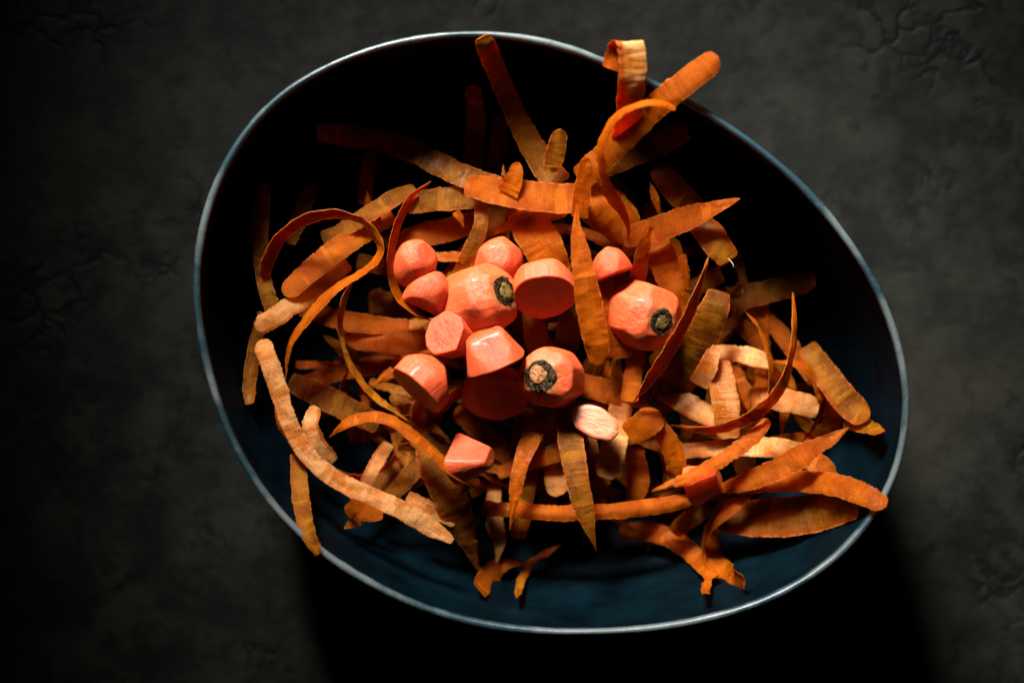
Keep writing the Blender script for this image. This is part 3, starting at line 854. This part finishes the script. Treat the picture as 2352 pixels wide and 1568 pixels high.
peel("small upright pointed scrap above the broad bright peel",
     [(1166,446,53),(1180,414,55),(1190,372,56)], (56,44,24), 'F', 10, 'br', rag=1.5)
peel("tiny pale peel point left of the small upright scrap",
     [(1166,428,48),(1158,402,50),(1156,378,52)], (24,18,8), 'P', 0, 'bp')
peel("small brown leaf-shaped peel tip beside the top leaning peel",
     [(1264,395,53),(1276,352,55),(1288,296,57)], (36,46,34), 'S', -10, 'br', rag=1.4)
# --- left part
peel("brown glossy peel standing along the left wall",
     [(606,424,56),(601,480,52),(596,545,50),(601,610,49),(612,665,50),(628,722,50)], (30,38,38,36,36,34), 'S', (10,6,-4,4,8,8), 'bb')
peel("large looped peel on edge at left",
     [(606,640,50),(620,590,54),(655,535,58),(715,501,61),(780,494,62),(835,512,62),(868,555,62),(866,592,60),(828,627,58),(775,660,56),(727,704,54),(690,752,51),(664,800,48),(656,872,44)],
     (30,36,40,42,42,42,44,44,40,40,42,36,34,26), 'F', (-34,-44,-60,-64,-64,-64,-62,-60,-60,-54,-46,-52,-60,-60), 'rp', th=1.1, rag=0.6)
peel("blunt orange peel lying inside the large left loop",
     [(652,678,52),(700,632,51),(755,588,48),(830,535,42),(900,490,38)], (44,52,54,52,44), 'F', 6, 'rb')
peel("lumpy salmon peel end below the blunt orange peel",
     [(588,756,54),(632,728,53),(680,695,50),(730,660,46),(800,604,40)], (38,46,46,42,36), 'P', -6, 'rb', rag=1.5)
peel("dim narrow peel hanging along the left wall with folded bright tip",
     [(604,716,46),(588,780,46),(576,850,48),(572,900,50),(572,928,52)], (24,30,32,30,22), 'S', (10,14,14,6,-20), 'bb')
peel("long pale serrated peel sweeping along the lower left",
     [(599,780,58),(618,830,60),(640,895,60),(664,970,60),(705,1042,60),(768,1098,60),(845,1136,60),(925,1172,60),(985,1208,58),(1040,1242,56)],
     (44,46,44,42,42,42,42,44,44,16), 'P', (-8,-10,-8,-4,0,4,8,8,8,8), 'rb', rag=1.1, th=0.9, curl=0.0, twist_wave=5)
peel("short orange peel tip poking out left of the long pale peel",
     [(640,930,52),(652,980,52),(674,1038,50)], (26,30,12), 'F', -20, 'bp')
peel("narrow brown-orange peel hanging over the lower left rim",
     [(684,1040,52),(687,1105,60),(696,1170,69),(710,1225,76),(732,1272,79)], (34,40,40,38,22), 'S', (4,0,-6,-14,-34), 'bb')
peel("thin brown arc of peel seen edge-on in the left centre",
     [(812,640,44),(790,690,46),(782,755,48),(800,830,50),(842,892,50),(888,932,50),(940,968,48)], (16,24,26,28,28,26,16), 'S', 66, 'pp', rag=0.7)
peel("orange arched peel tapering at both ends below the ringed cut end",
     [(758,1003,48),(790,976,54),(845,958,57),(898,966,58),(950,1002,58),(1002,1048,58),(1050,1092,56),(1084,1118,54)], (16,30,34,34,34,34,28,12), 'F', (34,44,52,52,46,42,38,34), 'pp', rag=0.6, th=1.1)
peel("thin red curved peel left of the two small carrot ends",
     [(990,416,48),(942,456,52),(908,528,56),(896,605,56),(908,668,55),(948,714,53),(1004,744,49)], (18,32,36,36,36,32,18), 'F', (60,64,64,64,62,60,60), 'pp', rag=0.5)
peel("dim red-orange peel lying level left of the flat cut end",
     [(795,775,34),(860,788,36),(930,788,38),(1010,775,38)], (36,44,46,40), 'F', 10, 'rb')
peel("dark shaded peel just above the dim red-orange level peel",
     [(690,705,38),(760,728,38),(840,744,36),(940,752,34)], (36,46,44,36), 'F', 8, 'bb')
peel("yellowish knobbly skin peel crossing behind the large left loop",
     [(955,436,42),(900,458,45),(850,490,45),(800,520,43),(740,548,40)], (34,40,40,38,30), 'S', -14, 'bb', rag=1.4)
peel("small flesh peel point standing above the yellowish knobbly peel",
     [(856,510,40),(848,475,42),(843,438,44)], (56,44,12), 'F', 6, 'bp')
peel("dim notched skin peel below the brown-skinned upper peel",
     [(935,470,40),(1000,458,43),(1060,455,44),(1130,450,44)], (46,56,56,44), 'S', 10, 'bb', rag=1.5)
peel("tiny orange chip hanging left of the ribbed narrow peel",
     [(1046,486,48),(1056,500,48),(1066,524,47)], (22,26,10), 'F', 4, 'bp')
peel("dark red peel under the dim notched peel",
     [(910,560,34),(970,540,36),(1040,525,36),(1110,500,36)], (46,56,54,44), 'F', 6, 'bb')
peel("short orange peel bar between the small pitted end and the ribbed peel",
     [(985,592,40),(1025,590,41),(1075,592,40)], (20,24,22), 'F', 16, 'bb')
peel("slanting red peel below the broad bright peel",
     [(1118,540,42),(1170,518,44),(1230,495,45),(1300,478,45)], (24,38,42,40), 'F', -4, 'pb')
peel("dim brown peel slanting down left below the thin brown arc",
     [(665,875,34),(730,905,34),(800,940,35),(870,975,34)], (44,56,58,46), 'S', 8, 'bb')
peel("small dim scrap touching the wedge-like carrot end",
     [(858,884,42),(880,868,44),(905,852,44)], (22,32,28), 'F', 0, 'pb')
peel("knotted pale scrap right of the long pale peel",
     [(727,935,44),(712,975,48),(728,1020,48),(765,1062,44)], (26,40,44,34), 'P', (10,-10,14,-6), 'bb', rag=1.6)
peel("small greyish peel end pointing down above the long pale peel",
     [(892,1018,32),(866,1062,36),(836,1114,40)], (28,32,28), 'P', -6, 'bb')
peel("dim red scrap under the middle of the long pale peel",
     [(790,1165,48),(830,1172,47),(880,1176,46)], (34,50,36), 'F', 0, 'rb')
peel("bent orange-brown peel above the long pale peel tail",
     [(968,1052,38),(932,1102,41),(895,1138,42),(855,1160,42)], (38,42,36,30), 'S', -6, 'bb')
peel("small pale notched scrap beside the long pale peel tail",
     [(936,1138,44),(980,1164,45),(1046,1200,43)], (26,36,24), 'P', 8, 'bb', rag=1.5)
peel("wide mottled brown peel sloping down to the lower wall",
     [(982,995,42),(998,1055,47),(1030,1135,47),(1062,1215,42),(1104,1318,34)], (70,82,80,68,34), 'S', (-4,-2,0,2,4), 'rp', th=1.0)
peel("folded orange peel end at the foot of the wide mottled peel",
     [(1100,1355,28),(1122,1322,32),(1155,1296,32),(1210,1292,28)], (44,54,48,30), 'F', (-4,-6,10,16), 'bp')
peel("wispy brown peel curving down near the bottom wall",
     [(1186,1372,22),(1200,1325,24),(1228,1285,26),(1290,1250,24)], (14,20,18,14), 'S', 20, 'pp')
peel("reddish peel showing between the round cut end and the brown-crowned top",
     [(1222,715,38),(1232,770,38),(1246,830,36)], (50,56,50), 'F', 0, 'bb')
peel("brown peel showing right of the brown-crowned top under the vertical peel",
     [(1318,705,40),(1306,765,40),(1290,835,36)], (54,58,46), 'S', 6, 'bb', rag=1.3)
peel("dark ruffled peel between the ridged pale end and the arched orange peel",
     [(1445,985,32),(1458,1050,34),(1466,1110,34),(1452,1160,32)], (48,52,50,36), 'F', -10, 'bb', rag=1.6)
peel("dim brown peel behind the tapering hanging peel",
     [(1218,1040,36),(1206,1110,38),(1194,1200,36),(1190,1235,34)], (44,50,44,30), 'S', 4, 'bb')
peel("slim orange peel point right of the bright pale hanging strip",
     [(1688,845,42),(1706,900,43),(1724,955,42)], (30,32,10), 'F', -10, 'bp')
peel("dim strip running down beside the big orange loop",
     [(1722,708,24),(1780,752,26),(1825,810,28),(1870,880,30)], (36,42,40,30), 'F', 10, 'bb')
peel("small ragged fringe peel behind the long diagonal peel",
     [(1566,585,50),(1574,620,50),(1580,665,48)], (16,22,14), 'F', -16, 'bb', rag=1.8)
peel("faint vertical peel deep in the dark top of the bowl",
     [(1084,195,24),(1094,270,18),(1090,350,18),(1082,430,22)], (34,44,46,40), 'S', 0, 'rb')
peel("second faint peel right of the faint vertical one in the dark top",
     [(1150,270,18),(1142,350,18),(1128,430,22)], (30,40,40), 'S', 0, 'bb')
peel("faint short peel in the dark upper left of the bowl",
     [(728,304,34),(800,312,28),(880,326,28),(960,362,30)], (40,50,48,40), 'S', 0, 'bb')
peel("faint narrow peel standing in the dark above the small flesh point",
     [(852,350,32),(841,410,34),(836,470,34)], (26,32,28), 'F', 0, 'rb')
peel("faint brown rounded peel behind the top of the large left loop",
     [(718,425,42),(702,465,42),(680,520,42),(665,560,42)], (32,38,38,32), 'S', 0, 'rb')

# fine hair on the rough root end
def root_hair(parent):
    bm = bmesh.new()
    pts = [P(1672,594,0.053), P(1680,601,0.0545), P(1684,607,0.056), P(1685,613,0.0565)]
    prev = None
    for i, c in enumerate(pts):
        r = 0.00016 * (1 - 0.25 * i)
        ring = [bm.verts.new((c[0] + r * math.cos(k * math.pi / 2.5), c[1] + r * math.sin(k * math.pi / 2.5) * 0.6, c[2] + r * math.sin(k * math.pi / 2.5))) for k in range(5)]
        if prev:
            for k in range(5):
                bm.faces.new((prev[k], prev[(k + 1) % 5], ring[(k + 1) % 5], ring[k]))
        prev = ring
    me = bpy.data.meshes.new("root_hair"); bm.to_mesh(me); bm.free()
    me.materials.append(M_HAIR)
    o = link("root_hair", me, parent)
    o.matrix_parent_inverse = Matrix.Translation(parent.location).inverted()
root_hair(root)

# --- peels buried under the heap
NEAR = [(955,600,"small pitted carrot end"),(1110,688,"large crowned carrot top"),(1250,664,"round cut carrot end"),(1486,727,"right carrot top"),
        (1262,866,"brown-crowned carrot top"),(966,886,"wedge-like carrot end"),(1138,902,"shaded ringed carrot end"),(1080,1052,"lone small carrot wedge"),
        (1367,970,"pale oval slice"),(770,600,"large left loop"),(700,1040,"long pale serrated peel"),(860,980,"orange arched peel"),
        (1780,850,"big right hand loop"),(1850,1040,"ragged red peel"),(1660,930,"bright pale hanging strip"),(1350,1170,"level rolled peel"),
        (1650,1240,"twisted thin peel"),(1030,1200,"wide mottled brown peel"),(1900,1150,"orange tip on the right rim"),(1200,450,"broad bright peel"),
        (1580,500,"orange banded peel"),(600,560,"brown peel on the left wall"),(790,750,"thin brown arc of peel")]
rnd = random.Random(77)
for k in range(112):
    deep = k < 44
    a = rnd.uniform(0, 2 * math.pi)
    rr = math.sqrt(rnd.uniform(0, 1)) * (0.85 if deep else 1.0)
    cu, cv = 1290 + rr * 560 * math.cos(a), 850 + rr * 370 * math.sin(a)
    d = rnd.uniform(0, math.pi)
    ln = rnd.uniform(80, 180)
    bend = rnd.uniform(-95, 95)
    z0 = rnd.uniform(10, 24) if deep else rnd.uniform(20, 24) + 13 * (1 - rr * rr)
    ux, uy = math.cos(d), math.sin(d)
    pts = []
    for s in (-1, -0.33, 0.33, 1):
        off = bend * (1 - s * s)
        pts.append((cu + ux * ln * s - uy * off, cv + uy * ln * s + ux * off, z0 + rnd.uniform(-4, 4)))
    wv = rnd.uniform(18, 48)
    fc = rnd.choice('FSSS')
    near = min(NEAR, key=lambda q: (q[0] - cu) ** 2 + (q[1] - cv) ** 2)[2]
    lab = "%s %s peel half buried low in the heap near the %s" % ("narrow" if wv < 33 else "broad", "orange" if fc == 'F' else "brown-skinned", near)
    peel(lab, pts, wv, fc, rnd.uniform(-58, 58),
         rnd.choice(['rb', 'bb', 'rp', 'bp']), group="peels buried under the heap")
